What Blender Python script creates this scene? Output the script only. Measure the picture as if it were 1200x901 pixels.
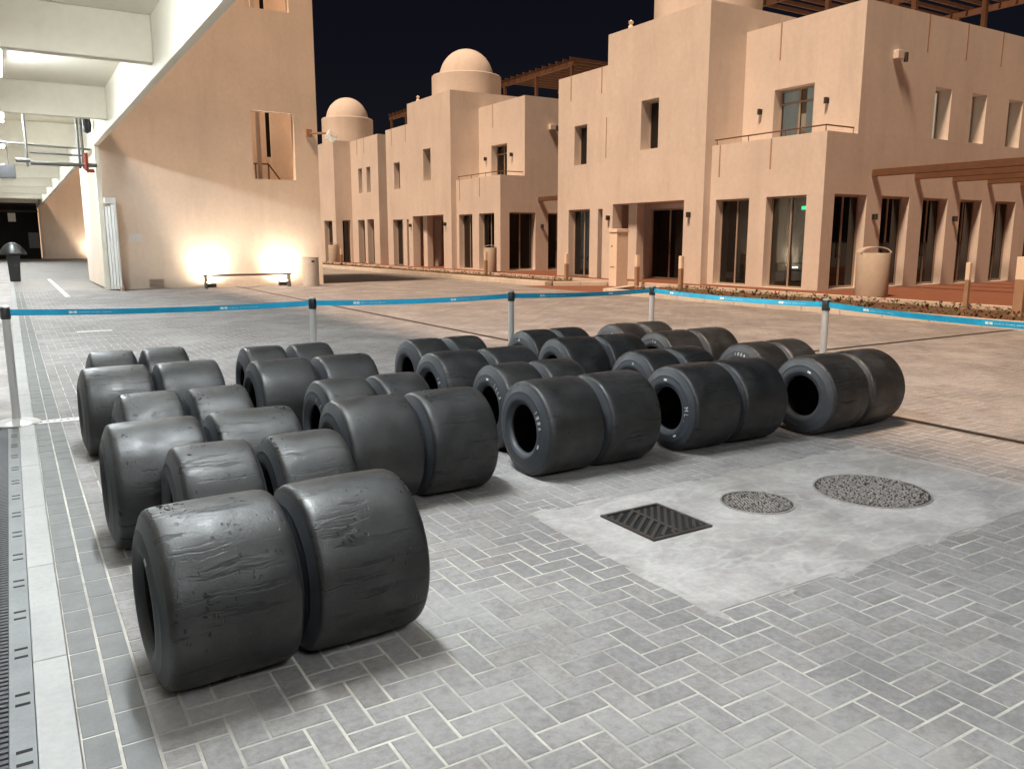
import bpy, bmesh, math, random
import numpy as np
from mathutils import Vector, Matrix
R = math.radians
random.seed(7); rng = np.random.default_rng(7)
S = bpy.context.scene
for o in list(bpy.data.objects): bpy.data.objects.remove(o)
COL = S.collection

# ------------------------------------------------------------------ camera, sky, sun, exposure
cam_d = bpy.data.cameras.new('camera'); cam = bpy.data.objects.new('camera', cam_d); COL.objects.link(cam)
cam.location = (0, 0, 1.5); cam.rotation_euler = (R(90 - 10.07), 0, R(-31.6))
cam_d.sensor_fit = 'HORIZONTAL'; cam_d.sensor_width = 36; cam_d.lens = 36 * 946 / 1200
cam_d.clip_start = 0.05; cam_d.clip_end = 2000
S.camera = cam
SUN_DIR = Vector((1.0, 0.31, -1.8)).normalized()          # the way the light travels
W = bpy.data.worlds.new('World'); S.world = W; W.use_nodes = True
wn = W.node_tree.nodes; wl = W.node_tree.links
sky = wn.new('ShaderNodeTexSky'); sky.sky_type = 'NISHITA'; sky.sun_disc = False
sky.sun_elevation = math.asin(-SUN_DIR.z); sky.sun_rotation = math.atan2(-SUN_DIR.x, -SUN_DIR.y)
bg = wn['Background']; bg.inputs['Strength'].default_value = 0.0007
tint = wn.new('ShaderNodeMix'); tint.data_type = 'RGBA'; tint.blend_type = 'MULTIPLY'; tint.inputs[0].default_value = 1; tint.inputs[7].default_value = (1.35, .95, 1.1, 1)
wl.new(sky.outputs[0], tint.inputs[6]); wl.new(tint.outputs[2], bg.inputs['Color'])
sd = bpy.data.lights.new('sun', 'SUN'); sun = bpy.data.objects.new('sun', sd); COL.objects.link(sun)
sd.energy = 2.4; sd.angle = R(10); sd.color = (1.0, 0.71, 0.49)
sun.rotation_euler = SUN_DIR.to_track_quat('-Z', 'Y').to_euler(); sun.location = (-20, -10, 30)
S.view_settings.view_transform = 'Standard'; S.view_settings.look = 'None'
S.view_settings.gamma = 1; S.view_settings.use_curve_mapping = False
S.view_settings.exposure = 1.25
S.render.engine = 'CYCLES'

# ------------------------------------------------------------------ materials
MATS = {}
def base_mat(name):
    m = bpy.data.materials.new(name); m.use_nodes = True
    nt = m.node_tree; b = nt.nodes['Principled BSDF']; MATS[name] = m
    return m, nt, b
def N(nt, t, **kw):
    n = nt.nodes.new(t)
    for k, v in kw.items():
        if k in n.inputs: n.inputs[k].default_value = v
        else: setattr(n, k, v)
    return n
def noise(nt, vec, scale, detail=4, rough=0.55):
    n = N(nt, 'ShaderNodeTexNoise', Scale=scale, Detail=detail, Roughness=rough)
    if vec is not None: nt.links.new(vec, n.inputs['Vector'])
    return n.outputs['Fac']
def ramp(nt, fac, stops):
    r = nt.nodes.new('ShaderNodeValToRGB'); el = r.color_ramp.elements
    while len(el) < len(stops): el.new(0.5)
    for e, (p, c) in zip(el, stops):
        e.position = p; e.color = (*c, 1) if len(c) == 3 else c
    nt.links.new(fac, r.inputs[0]); return r.outputs['Color']
def g3(v): return (v, v, v)
def mix(nt, fac, a, b, mode='MIX'):
    n = nt.nodes.new('ShaderNodeMix'); n.data_type = 'RGBA'; n.blend_type = mode
    for s, v in ((n.inputs[0], fac), (n.inputs[6], a), (n.inputs[7], b)):
        if isinstance(v, (int, float)): s.default_value = v
        elif isinstance(v, tuple): s.default_value = (*v, 1)
        else: nt.links.new(v, s)
    return n.outputs[2]
def math_(nt, op, a, b=0.0):
    n = nt.nodes.new('ShaderNodeMath'); n.operation = op
    for s, v in ((n.inputs[0], a), (n.inputs[1], b)):
        if isinstance(v, (int, float)): s.default_value = v
        else: nt.links.new(v, s)
    return n.outputs[0]
def bump(nt, b, h, strength, dist):
    n = N(nt, 'ShaderNodeBump', Strength=strength, Distance=dist); nt.links.new(h, n.inputs['Height'])
    nt.links.new(n.outputs[0], b.inputs['Normal'])
def world_pos(nt): return nt.nodes.new('ShaderNodeNewGeometry').outputs['Position']
def obj_pos(nt): return nt.nodes.new('ShaderNodeTexCoord').outputs['Object']
def stretch(nt, vec, sc):
    n = N(nt, 'ShaderNodeMapping'); n.inputs['Scale'].default_value = sc; nt.links.new(vec, n.inputs[0]); return n.outputs[0]
def shift_random(nt, vec, amt=37.0):
    oi = nt.nodes.new('ShaderNodeObjectInfo'); a = N(nt, 'ShaderNodeVectorMath', operation='ADD')
    c = nt.nodes.new('ShaderNodeCombineXYZ'); m = math_(nt, 'MULTIPLY', oi.outputs['Random'], amt)
    for i in range(3): nt.links.new(m, c.inputs[i])
    nt.links.new(vec, a.inputs[0]); nt.links.new(c.outputs[0], a.inputs[1]); return a.outputs[0], oi.outputs['Random']

def surface(name, col, rough=0.7, var=0.15, scale=1.5, bscale=60, bst=0.25, bdist=0.003, metal=0.0, streak=0.0):
    m, nt, b = base_mat(name); p = world_pos(nt)
    f = noise(nt, p, scale, 6, 0.6)
    c = ramp(nt, f, [(0.28, tuple(x * (1 - var) for x in col)), (0.72, tuple(min(1, x * (1 + var)) for x in col))])
    f2 = noise(nt, p, scale * 14, 4, 0.6)
    c = mix(nt, 0.35, c, ramp(nt, f2, [(0.3, tuple(x * (1 - var) for x in col)), (0.7, tuple(min(1, x * (1 + var)) for x in col))]))
    if streak:
        s = noise(nt, stretch(nt, p, (.9, .9, 0.16)), 1.3, 8, 0.72)
        c = mix(nt, math_(nt, 'MULTIPLY', ramp(nt, s, [(0.48, g3(0)), (0.74, g3(1))]), streak), c, tuple(x * .62 for x in col))
    nt.links.new(c, b.inputs['Base Color']); b.inputs['Roughness'].default_value = rough; b.inputs['Metallic'].default_value = metal
    if bst: bump(nt, b, noise(nt, p, bscale, 3), bst, bdist)
    return m
surface('plaster', (0.66, 0.585, 0.53), 0.85, 0.11, 0.5, 45, 0.35, 0.006, streak=0.35)
surface('plaster_pale', (0.83, 0.69, 0.565), 0.85, 0.10, 0.6, 45, 0.3, 0.006, streak=0.3)  # pale cream, lifted further in place of floodlight on the tower wall
surface('canopy_paint', (0.67, 0.63, 0.52), 0.6, 0.08, 0.5, 30, 0.15, 0.003, streak=0.15)
surface('white_paint', (0.78, 0.77, 0.73), 0.5, 0.06, 3)
surface('frame_metal', (0.34, 0.27, 0.22), 0.45, 0.06, 4, bst=0)
surface('grey_metal', (0.11, 0.108, 0.10), 0.5, 0.1, 5, metal=0.2, bst=0.1)
surface('dark_metal', (0.05, 0.045, 0.042), 0.5, 0.2, 5, metal=0.3, bst=0.1)
surface('iron', (0.075, 0.062, 0.055), 0.55, 0.35, 9, 120, 0.4, 0.002, metal=0.5)
surface('stud', (0.30, 0.27, 0.25), 0.6, 0.45, 24, 160, 0.3, 0.002)
surface('void', (0.006, 0.006, 0.006), 0.9, 0.1, 2, bst=0)
surface('wood_dark', (0.10, 0.045, 0.022), 0.6, 0.3, 3, 40, 0.4, 0.004)
surface('wood_warm', (0.13, 0.062, 0.032), 0.55, 0.25, 3, 40, 0.4, 0.004)
surface('strip_brown', (0.36, 0.22, 0.14), 0.8, 0.15, 3, bst=0)
surface('binconc', (0.50, 0.43, 0.36), 0.8, 0.12, 6, 90, 0.5, 0.004)
surface('kerb', (0.36, 0.355, 0.345), 0.8, 0.16, 2.5, 70, 0.5, 0.004)
surface('kerb_warm', (0.55, 0.47, 0.39), 0.85, 0.2, 1.2, 70, 0.5, 0.004)
surface('soil', (0.12, 0.065, 0.035), 0.95, 0.4, 6, 30, 0.8, 0.02)
surface('paving_red', (0.20, 0.075, 0.04), 0.85, 0.2, 3, 40, 0.4, 0.005)
surface('black_plastic', (0.012, 0.012, 0.013), 0.4, 0.2, 6, bst=0.1)
surface('grey_plastic', (0.17, 0.175, 0.18), 0.6, 0.2, 6, 60, 0.3, 0.002)
surface('mat_rubber', (0.035, 0.036, 0.042), 0.6, 0.25, 10, 90, 0.3, 0.002)
surface('red_paint', (0.25, 0.035, 0.02), 0.5, 0.1, 5, bst=0)
surface('line_paint', (0.72, 0.70, 0.66), 0.7, 0.15, 8, 70, 0.3, 0.002)
surface('chalk', (0.60, 0.60, 0.57), 0.9, 0.25, 60, bst=0)
surface('curtain', (0.68, 0.70, 0.68), 0.9, 0.06, 3, bst=0)
MATS['curtain'].node_tree.nodes['Principled BSDF'].inputs['Emission Color'].default_value = (.70, .80, .82, 1); MATS['curtain'].node_tree.nodes['Principled BSDF'].inputs['Emission Strength'].default_value = .07  # faint glow put into the cloth for light from inside
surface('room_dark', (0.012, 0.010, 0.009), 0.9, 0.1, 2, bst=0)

m, nt, b = base_mat('steel'); b.inputs['Metallic'].default_value = .55; b.inputs['Base Color'].default_value = (.52, .515, .50, 1)
nt.links.new(ramp(nt, noise(nt, stretch(nt, obj_pos(nt), (60, 60, 2)), 6), [(0.3, g3(.30)), (0.7, g3(.45))]), b.inputs['Roughness'])
m, nt, b = base_mat('glass_dark'); b.inputs['Base Color'].default_value = (.008, .008, .008, 1); b.inputs['Roughness'].default_value = .03
b.inputs['Specular IOR Level'].default_value = .5
m, nt, b = base_mat('glass_clear')
tr = N(nt, 'ShaderNodeBsdfTransparent'); tr.inputs[0].default_value = (.75, .78, .76, 1)
gl = N(nt, 'ShaderNodeBsdfGlossy', Roughness=.02); fr = N(nt, 'ShaderNodeFresnel', IOR=1.5); ms = nt.nodes.new('ShaderNodeMixShader')
nt.links.new(fr.outputs[0], ms.inputs[0]); nt.links.new(tr.outputs[0], ms.inputs[1]); nt.links.new(gl.outputs[0], ms.inputs[2])
nt.links.new(ms.outputs[0], nt.nodes['Material Output'].inputs['Surface'])
def emis(name, col, st):
    m, nt, b = base_mat(name); b.inputs['Base Color'].default_value = (*col, 1)
    b.inputs['Emission Color'].default_value = (*col, 1); b.inputs['Emission Strength'].default_value = st
m, nt, b = base_mat('blind_pane'); b.inputs['Base Color'].default_value = (.42, .42, .35, 1); b.inputs['Roughness'].default_value = .25; b.inputs['Emission Color'].default_value = (.80, .76, .58, 1); b.inputs['Emission Strength'].default_value = .16  # pane glows by itself, standing for light in the room behind
nt.links.new(ramp(nt, noise(nt, stretch(nt, world_pos(nt), (1, 1, 14)), 3), [(0.3, (.36, .36, .30)), (0.7, (.48, .47, .40))]), b.inputs['Base Color'])
emis('tube_light', (0.88, 0.955, 1.0), 106.0)
emis('uplight_lens', (1.0, 0.86, 0.66), 160.0)
emis('exit_green', (0.02, 0.9, 0.35), 1.2)

# tyre rubber: tread (worn, wavy lines across the tread, polished patches) and sidewall
def rubber(name, tread):
    m, nt, b = base_mat(name); p0 = obj_pos(nt); p, rnd = shift_random(nt, p0)
    f = noise(nt, p, 5, 6, 0.6); fine = noise(nt, p, 120, 3)
    tone = math_(nt, 'ADD', math_(nt, 'MULTIPLY', rnd, 0.010), 0.0)
    if tread:
        c = ramp(nt, f, [(0.32, (.009, .009, .0092)), (0.52, (.015, .015, .0152)), (0.70, (.029, .029, .030))])
        # graining: wavy dark lines running across the tread
        warp = N(nt, 'ShaderNodeVectorMath', operation='MULTIPLY_ADD'); wn_ = N(nt, 'ShaderNodeTexNoise', Scale=7.0, Detail=3.0)
        nt.links.new(p, wn_.inputs['Vector']); nt.links.new(wn_.outputs['Color'], warp.inputs[0]); warp.inputs[1].default_value = (.0, .05, .05); nt.links.new(p, warp.inputs[2])
        lines = noise(nt, stretch(nt, warp.outputs[0], (2.2, 30, 30)), 1.0, 4, 0.6)
        lm = ramp(nt, lines, [(0.38, g3(1)), (0.44, g3(0))])
        zone = ramp(nt, noise(nt, p, 2.2, 3), [(0.40, g3(0)), (0.55, g3(.95))])
        lmz = math_(nt, 'MULTIPLY', lm, zone)
        c = mix(nt, lmz, c, (.005, .005, .005))
        dust = ramp(nt, noise(nt, p, 3.1, 6, .7), [(0.5, g3(0)), (0.72, g3(1))])
        c = mix(nt, math_(nt, 'MULTIPLY', dust, .22), c, (.075, .068, .060))
        spots = ramp(nt, noise(nt, p, 55, 2), [(0.76, g3(0)), (0.80, g3(1))])
        c = mix(nt, math_(nt, 'MULTIPLY', spots, .6), c, (.20, .19, .17))
        pits = N(nt, 'ShaderNodeTexVoronoi', Scale=42.0); nt.links.new(stretch(nt, p, (1.0, .55, .55)), pits.inputs['Vector'])
        pm_ = math_(nt, 'MULTIPLY', ramp(nt, pits.outputs['Distance'], [(0.16, g3(1)), (0.24, g3(0))]), ramp(nt, noise(nt, p, 4.3, 3), [(0.56, g3(0)), (0.62, g3(1))]))
        c = mix(nt, pm_, c, (.004, .004, .004))
        nt.links.new(c, b.inputs['Base Color'])
        r = ramp(nt, noise(nt, p, 6.5, 6, .68), [(0.34, g3(.62)), (0.50, g3(.49)), (0.66, g3(.36))])
        nt.links.new(math_(nt, 'MAXIMUM', r, math_(nt, 'MULTIPLY', lmz, .7)), b.inputs['Roughness'])
        h = math_(nt, 'ADD', math_(nt, 'MULTIPLY', lmz, -.5), math_(nt, 'ADD', math_(nt, 'MULTIPLY', fine, .22), math_(nt, 'ADD', math_(nt, 'MULTIPLY', noise(nt, p, 16, 5, .65), .9), math_(nt, 'MULTIPLY', pm_, -.8))))
        bump(nt, b, h, .6, .004)
    else:
        c = ramp(nt, f, [(0.3, (.026, .029, .034)), (0.7, (.043, .048, .056))])  # bluish tint of the cool lamp light put into the sidewall colour
        nt.links.new(c, b.inputs['Base Color']); b.inputs['Roughness'].default_value = .52
        bump(nt, b, fine, .2, .001)
    b.inputs['Specular IOR Level'].default_value = .5
rubber('tread', True); rubber('sidewall', False)
surface('inner_rubber', (.008, .008, .008), .85, .2, 8, bst=.1)

# paving: bricks, joints, concrete
def smear(nt, p):      # cement smeared over the paving in blotches
    a = noise(nt, p, 1.1, 6, 0.65); bb = noise(nt, p, 9, 5, 0.7)
    return ramp(nt, math_(nt, 'ADD', math_(nt, 'MULTIPLY', a, .72), math_(nt, 'MULTIPLY', bb, .28)), [(0.50, g3(0)), (0.60, g3(1))])
m, nt, b = base_mat('brick'); p = world_pos(nt)
geo = nt.nodes.new('ShaderNodeNewGeometry'); oi = nt.nodes.new('ShaderNodeObjectInfo')
rv = math_(nt, 'FRACT', math_(nt, 'ADD', geo.outputs['Random Per Island'], math_(nt, 'MULTIPLY', oi.outputs['Random'], 1.0)))
c = ramp(nt, rv, [(0.0, (.208, .194, .191)), (0.35, (.240, .226, .223)), (0.7, (.264, .246, .241)), (1.0, (.230, .209, .200))])
c = mix(nt, .7, c, ramp(nt, noise(nt, p, 30, 7, .78), [(0.3, g3(.30)), (0.7, g3(.72))]), 'OVERLAY')
c = mix(nt, math_(nt, 'MULTIPLY', ramp(nt, noise(nt, p, 3.4, 5, .75), [(0.56, g3(0)), (0.70, g3(1))]), .35), c, (.13, .12, .112))
c = mix(nt, .65, c, ramp(nt, noise(nt, p, 1.1, 7, .68), [(0.3, g3(.32)), (0.72, g3(.64))]), 'OVERLAY')
c = mix(nt, math_(nt, 'MULTIPLY', smear(nt, p), .40), c, (.36, .34, .33))
nt.links.new(c, b.inputs['Base Color']); b.inputs['Roughness'].default_value = .78
bump(nt, b, noise(nt, p, 160, 4, .7), .5, .002)
surface('brick_border', (.168, .168, .166), .8, .25, 7, 150, .5, .002)
m, nt, b = base_mat('sand_joint'); p = world_pos(nt)
c = ramp(nt, noise(nt, p, 1.5, 8, .72), [(0.33, (.22, .205, .19)), (0.48, (.40, .37, .33)), (0.62, (.58, .535, .475))])
c = mix(nt, math_(nt, 'MULTIPLY', smear(nt, p), .75), c, (.33, .31, .295))
nt.links.new(c, b.inputs['Base Color']); b.inputs['Roughness'].default_value = .95
bump(nt, b, noise(nt, p, 260, 3), .5, .002)
m, nt, b = base_mat('concrete_pad'); p = world_pos(nt)
c = ramp(nt, noise(nt, p, 2.2, 7, .68), [(0.3, (.25, .225, .215)), (0.5, (.37, .342, .330)), (0.70, (.49, .46, .445))])
c = mix(nt, .5, c, ramp(nt, noise(nt, p, 28, 6, .75), [(0.3, g3(.36)), (0.7, g3(.66))]), 'OVERLAY')
arc = ramp(nt, noise(nt, stretch(nt, p, (1, 2.2, 1)), 1.6, 3, .5), [(0.475, g3(0)), (0.5, g3(1)), (0.525, g3(0))])
c = mix(nt, math_(nt, 'MULTIPLY', arc, .35), c, (.56, .54, .51))
c = mix(nt, math_(nt, 'MULTIPLY', ramp(nt, noise(nt, p, .9, 5, .7), [(0.47, g3(0)), (0.66, g3(1))]), .55), c, (.20, .175, .155))
nt.links.new(c, b.inputs['Base Color']); b.inputs['Roughness'].default_value = .8
bump(nt, b, noise(nt, p, 110, 5, .7), .5, .004)
m, nt, b = base_mat('far_paving'); p = world_pos(nt)
bt = N(nt, 'ShaderNodeTexBrick', Scale=1.0); bt.inputs['Brick Width'].default_value = .2; bt.inputs['Row Height'].default_value = .1
bt.inputs['Mortar Size'].default_value = .006; bt.inputs['Color1'].default_value = (.22, .205, .195, 1); bt.inputs['Color2'].default_value = (.28, .262, .25, 1)
bt.inputs['Mortar'].default_value = (.44, .39, .33, 1); nt.links.new(p, bt.inputs['Vector'])
c = mix(nt, .5, bt.outputs['Color'], ramp(nt, noise(nt, p, .9, 6, .65), [(0.3, g3(.36)), (0.72, g3(.64))]), 'OVERLAY')
nt.links.new(c, b.inputs['Base Color']); b.inputs['Roughness'].default_value = .82
bump(nt, b, noise(nt, p, 60, 4, .7), .4, .004)
m, nt, b = base_mat('belt_blue'); b.inputs['Roughness'].default_value = .55
nt.links.new(ramp(nt, noise(nt, obj_pos(nt), 9), [(0.3, (.005, .22, .37)), (0.7, (.01, .28, .45))]), b.inputs['Base Color'])
m, nt, b = base_mat('leaf'); 
geo = nt.nodes.new('ShaderNodeNewGeometry')
nt.links.new(ramp(nt, geo.outputs['Random Per Island'], [(0.0, (.05, .075, .02)), (0.5, (.10, .085, .03)), (0.8, (.18, .04, .03)), (1, (.15, .08, .035))]), b.inputs['Base Color'])
b.inputs['Roughness'].default_value = .7

# ------------------------------------------------------------------ helpers
def tag(o, label=None, cat=None, group=None, kind=None):
    if label: o['label'] = label
    if cat: o['category'] = cat
    if group: o['group'] = group
    if kind: o['kind'] = kind
    return o
def empty(name, loc=(0, 0, 0)):
    o = bpy.data.objects.new(name, None); o.location = loc; o.empty_display_size = .2; COL.objects.link(o); return o
class MB:
    def __init__(s): s.v = []; s.f = []; s.mi = []
    def box(s, x0, x1, y0, y1, z0, z1, mi=0):
        n = len(s.v); s.v += [(x, y, z) for z in (z0, z1) for y in (y0, y1) for x in (x0, x1)]
        for q in ((0, 2, 3, 1), (4, 5, 7, 6), (0, 1, 5, 4), (2, 6, 7, 3), (0, 4, 6, 2), (1, 3, 7, 5)):
            s.f.append(tuple(n + i for i in q)); s.mi.append(mi)
        return s
    def quad(s, pts, mi=0):
        n = len(s.v); s.v += [tuple(p) for p in pts]; s.f.append(tuple(range(n, n + len(pts)))); s.mi.append(mi); return s
    def lathe(s, prof, c=(0, 0, 0), axis='z', seg=24, mi=0, mis=None, close=False):
        n = len(s.v); k = len(prof)
        for j in range(seg):
            t = 2 * math.pi * j / seg
            for (r, h) in prof:
                a, bb = r * math.cos(t), r * math.sin(t)
                p = {'z': (a, bb, h), 'x': (h, a, bb), 'y': (bb, h, a)}[axis]
                s.v.append((c[0] + p[0], c[1] + p[1], c[2] + p[2]))
        for j in range(seg):
            jj = (j + 1) % seg
            for i in range(k if close else k - 1):
                ii = (i + 1) % k
                s.f.append((n + j * k + i, n + jj * k + i, n + jj * k + ii, n + j * k + ii)); s.mi.append(mis[i] if mis else mi)
        return s
    def tube(s, a, b, r, seg=10, mi=0):
        a, b = Vector(a), Vector(b); d = (b - a).normalized()
        u = d.orthogonal().normalized(); w = d.cross(u); n = len(s.v)
        for P in (a, b):
            for j in range(seg):
                t = 2 * math.pi * j / seg; s.v.append(tuple(P + u * (r * math.cos(t)) + w * (r * math.sin(t))))
        for j in range(seg):
            jj = (j + 1) % seg; s.f.append((n + j, n + jj, n + seg + jj, n + seg + j)); s.mi.append(mi)
        s.f.append(tuple(n + j for j in reversed(range(seg)))); s.f.append(tuple(n + seg + j for j in range(seg))); s.mi += [mi, mi]
        return s
    def mesh(s, name, mats, smooth=False):
        me = bpy.data.meshes.new(name); me.from_pydata(s.v, [], s.f)
        for m in ([mats] if isinstance(mats, str) else mats): me.materials.append(MATS[m])
        me.polygons.foreach_set('material_index', s.mi)
        if smooth:
            me.polygons.foreach_set('use_smooth', [True] * len(me.polygons))
        me.update(); bm = bmesh.new(); bm.from_mesh(me); bmesh.ops.recalc_face_normals(bm, faces=bm.faces); bm.to_mesh(me); bm.free()
        if smooth:
            me.set_sharp_from_angle(angle=R(38))
        return me
    def build(s, name, mats, parent=None, smooth=False, loc=None, bevel=0):
        o = bpy.data.objects.new(name, s.mesh(name, mats, smooth)); COL.objects.link(o)
        if parent: o.parent = parent
        if loc: o.location = loc
        if bevel:
            bv = o.modifiers.new('bevel', 'BEVEL'); bv.width = bevel; bv.segments = 2; bv.limit_method = 'ANGLE'
        return o
def copy_tree(o, parent=None):
    c = o.copy(); COL.objects.link(c); c.parent = parent
    for ch in list(o.children): copy_tree(ch, c)
    return c
def panel(name, plane, pos, a0, a1, z0, z1, th, holes, mat, parent):
    """wall sheet with openings; plane 'x' faces -X at x=pos (a runs along y), plane 'y' faces -Y"""
    us = sorted({a0, a1, *[u for h in holes for u in h[:2] if a0 < u < a1]}); vs = sorted({z0, z1, *[v for h in holes for v in h[2:] if z0 < v < z1]})
    def solid(i, j):
        if not (0 <= i < len(us) - 1 and 0 <= j < len(vs) - 1): return False
        u, v = (us[i] + us[i + 1]) / 2, (vs[j] + vs[j + 1]) / 2
        return not any(h[0] < u < h[1] and h[2] < v < h[3] for h in holes)
    P = (lambda u, v, d: (pos + d, u, v)) if plane == 'x' else (lambda u, v, d: (u, pos + d, v))
    mb = MB()
    for i in range(len(us) - 1):
        for j in range(len(vs) - 1):
            if not solid(i, j): continue
            u0, u1, v0, v1 = us[i], us[i + 1], vs[j], vs[j + 1]
            mb.quad([P(u0, v0, 0), P(u1, v0, 0), P(u1, v1, 0), P(u0, v1, 0)]); mb.quad([P(u0, v0, th), P(u0, v1, th), P(u1, v1, th), P(u1, v0, th)])
            for (di, dj, q) in ((-1, 0, ((u0, v0), (u0, v1))), (1, 0, ((u1, v0), (u1, v1))), (0, -1, ((u0, v0), (u1, v0))), (0, 1, ((u0, v1), (u1, v1)))):
                if not solid(i + di, j + dj):
                    (a, c), (d, e) = q; mb.quad([P(a, c, 0), P(d, e, 0), P(d, e, th), P(a, c, th)])
    me = bpy.data.meshes.new(name); me.from_pydata(mb.v, [], mb.f); me.materials.append(MATS[mat])
    bm = bmesh.new(); bm.from_mesh(me); bmesh.ops.remove_doubles(bm, verts=bm.verts, dist=1e-4); bmesh.ops.recalc_face_normals(bm, faces=bm.faces); bm.to_mesh(me); bm.free()
    o = bpy.data.objects.new(name, me); COL.objects.link(o); o.parent = parent; return o
def glazing(name, plane, pos, a0, a1, z0, z1, cols, parent, transom=None, glass='glass_dark', fw=.06, handle=False):
    """frame with its panes as children"""
    def bx(mb, u0, u1, v0, v1, d0, d1):
        if plane == 'x': mb.box(pos + d0, pos + d1, u0, u1, v0, v1)
        else: mb.box(u0, u1, pos + d0, pos + d1, v0, v1)
    mb = MB(); bx(mb, a0, a0 + fw, z0, z1, 0, .07); bx(mb, a1 - fw, a1, z0, z1, 0, .07)
    bx(mb, a0 + fw, a1 - fw, z1 - fw, z1, 0, .07); bx(mb, a0 + fw, a1 - fw, z0, z0 + fw, 0, .07)
    edges = [a0 + fw + (a1 - a0 - 2 * fw) * k / cols for k in range(cols + 1)]
    for e in edges[1:-1]: bx(mb, e - fw / 2, e + fw / 2, z0 + fw, z1 - fw, .002, .068)
    zr = [z0 + fw, z1 - fw]
    if transom: bx(mb, a0 + fw, a1 - fw, transom - fw / 2, transom + fw / 2, -.002, .072); zr = [z0 + fw, transom - fw / 2, transom + fw / 2, z1 - fw]
    f = mb.build(name, 'frame_metal', parent)
    for k in range(cols):
        for j in range(0, len(zr), 2):
            q = MB(); bx(q, edges[k] + (fw / 2 if k else 0), edges[k + 1] - (fw / 2 if k < cols - 1 else 0), zr[j], zr[j + 1], .028, .04); q.build('pane', glass, f)
    if handle:
        h = MB(); e = edges[1] if cols > 1 else a0 + fw * 2
        bx(h, e - .05, e - .025, 1.0, 1.5, -.06, -.035); bx(h, e - .05, e - .025, 1.05, 1.07, -.035, 0); bx(h, e - .05, e - .025, 1.43, 1.45, -.035, 0); h.build('handle', 'grey_metal', f)
    return f

# ------------------------------------------------------------------ ground and paving
g_ = MB().quad([(-400, -400, -.05), (600, -400, -.05), (600, 900, -.05), (-400, 900, -.05)]).build('ground', 'far_paving'); tag(g_, kind='structure')
BX0, BX1, BY0, BY1 = .05, 14.6, -.8, 28.6
PAD = (2.35, 5.25, 2.2, 3.6)
DRX = (6.35, 6.45); DRY = (7.2, 7.3)
pb = MB()
for q in ((BX0, DRX[0], BY0, BY1), (DRX[1], 8.999, BY0, BY1), (9.0, BX1, BY0, DRY[0]), (9.0, BX1, DRY[1], BY1)): pb.box(*q, -.045, -.0024)
pave = pb.build('pavement', 'sand_joint'); tag(pave, kind='structure')
def in_block(x0, x1, y0, y1):
    return (x1 > PAD[0] and x0 < PAD[1] and y1 > PAD[2] and y0 < PAD[3]) or (x1 > DRX[0] and x0 < DRX[1]) or (y1 > DRY[0] and y0 < DRY[1] and x0 > 9)
bricks = []                                     # x0,x1,y0,y1
HX = .25; u = .1
for j in range(int((BY1 - BY0) / u) + 1):
    for i in range(-4, int((BX1 - HX) / u) + 1):
        d = (i - j) % 4
        if d == 0: r_ = (i, i + 2, j, j + 1)
        elif d == 3: r_ = (i, i + 1, j, j + 2)
        else: continue
        x0, x1, y0, y1 = max(HX, HX + r_[0] * u), min(BX1, HX + r_[1] * u), BY0 + r_[2] * u, min(BY1, BY0 + r_[3] * u)
        if x1 - x0 < .05 or y1 - y0 < .05: continue
        bricks.append((x0, x1, y0, y1))
for k, xr in enumerate((.05, .15)):             # stretcher course beside the kerb
    y = BY0 - .1 * k
    while y < BY1 - .2:
        if y > BY0: bricks.append((xr, xr + .1, y, y + .2))
        y += .2
def clip_blocks(b):
    x0, x1, y0, y1 = b; out = b
    if not in_block(*b): return b
    # cut to the part outside the blocked strip
    for (bx0, bx1, by0, by1) in (PAD, (DRX[0], DRX[1], -9, 99), (9, 99, DRY[0], DRY[1])):
        x0, x1, y0, y1 = out
        if x1 > bx0 and x0 < bx1 and y1 > by0 and y0 < by1:
            c = [(x0, min(x1, bx0), y0, y1), (max(x0, bx1), x1, y0, y1), (x0, x1, y0, min(y1, by0)), (x0, x1, max(y0, by1), y1)]
            c = [q for q in c if q[1] - q[0] > .014 and q[3] - q[2] > .014]
            if not c: return None
            out = max(c, key=lambda q: (q[1] - q[0]) * (q[3] - q[2]))
    return out
bricks = [b for b in map(clip_blocks, bricks) if b]
def brick_verts(w, l):
    j, t = .0050, .0022
    a, b_ = w / 2 - j, l / 2 - j
    v = [(sx * a, sy * b_, -.03) for sx, sy in ((-1, -1), (1, -1), (1, 1), (-1, 1))] + [(sx * a, sy * b_, -t) for sx, sy in ((-1, -1), (1, -1), (1, 1), (-1, 1))] \
        + [(sx * (a - t), sy * (b_ - t), 0) for sx, sy in ((-1, -1), (1, -1), (1, 1), (-1, 1))]
    return v
BF = [(8, 9, 10, 11)] + [(k, (k + 1) % 4, 4 + (k + 1) % 4, 4 + k) for k in range(4)] + [(4 + k, 4 + (k + 1) % 4, 8 + (k + 1) % 4, 8 + k) for k in range(4)]
sY, cY = math.sin(R(31.6)), math.cos(R(31.6)); sP, cP = math.sin(R(10.07)), math.cos(R(10.07))
def to_px(x, y, z=0):
    f = x * sY + y * cY; r = x * cY - y * sY; zz = z - 1.5
    d = f * cP - zz * sP
    if d < .1: return None
    return 600 + 946 * r / d, 450.5 - 946 * (zz * cP + f * sP) / d, d
def in_view(b):
    q = to_px((b[0] + b[1]) / 2, (b[2] + b[3]) / 2)
    if not q or not (-15 < q[0] < 1215 and q[1] < 915): return 0
    cx, cy = (b[0] + b[1]) / 2, (b[2] + b[3]) / 2
    if .28 < cx < 1.24 and 2.68 < cy < 3.2: return 0          # under the nearest tyres
    return (b[1] - b[0]) * (b[3] - b[2]) / q[2] ** 3
order = sorted(range(len(bricks)), key=lambda k: -in_view(bricks[k]))
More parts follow.
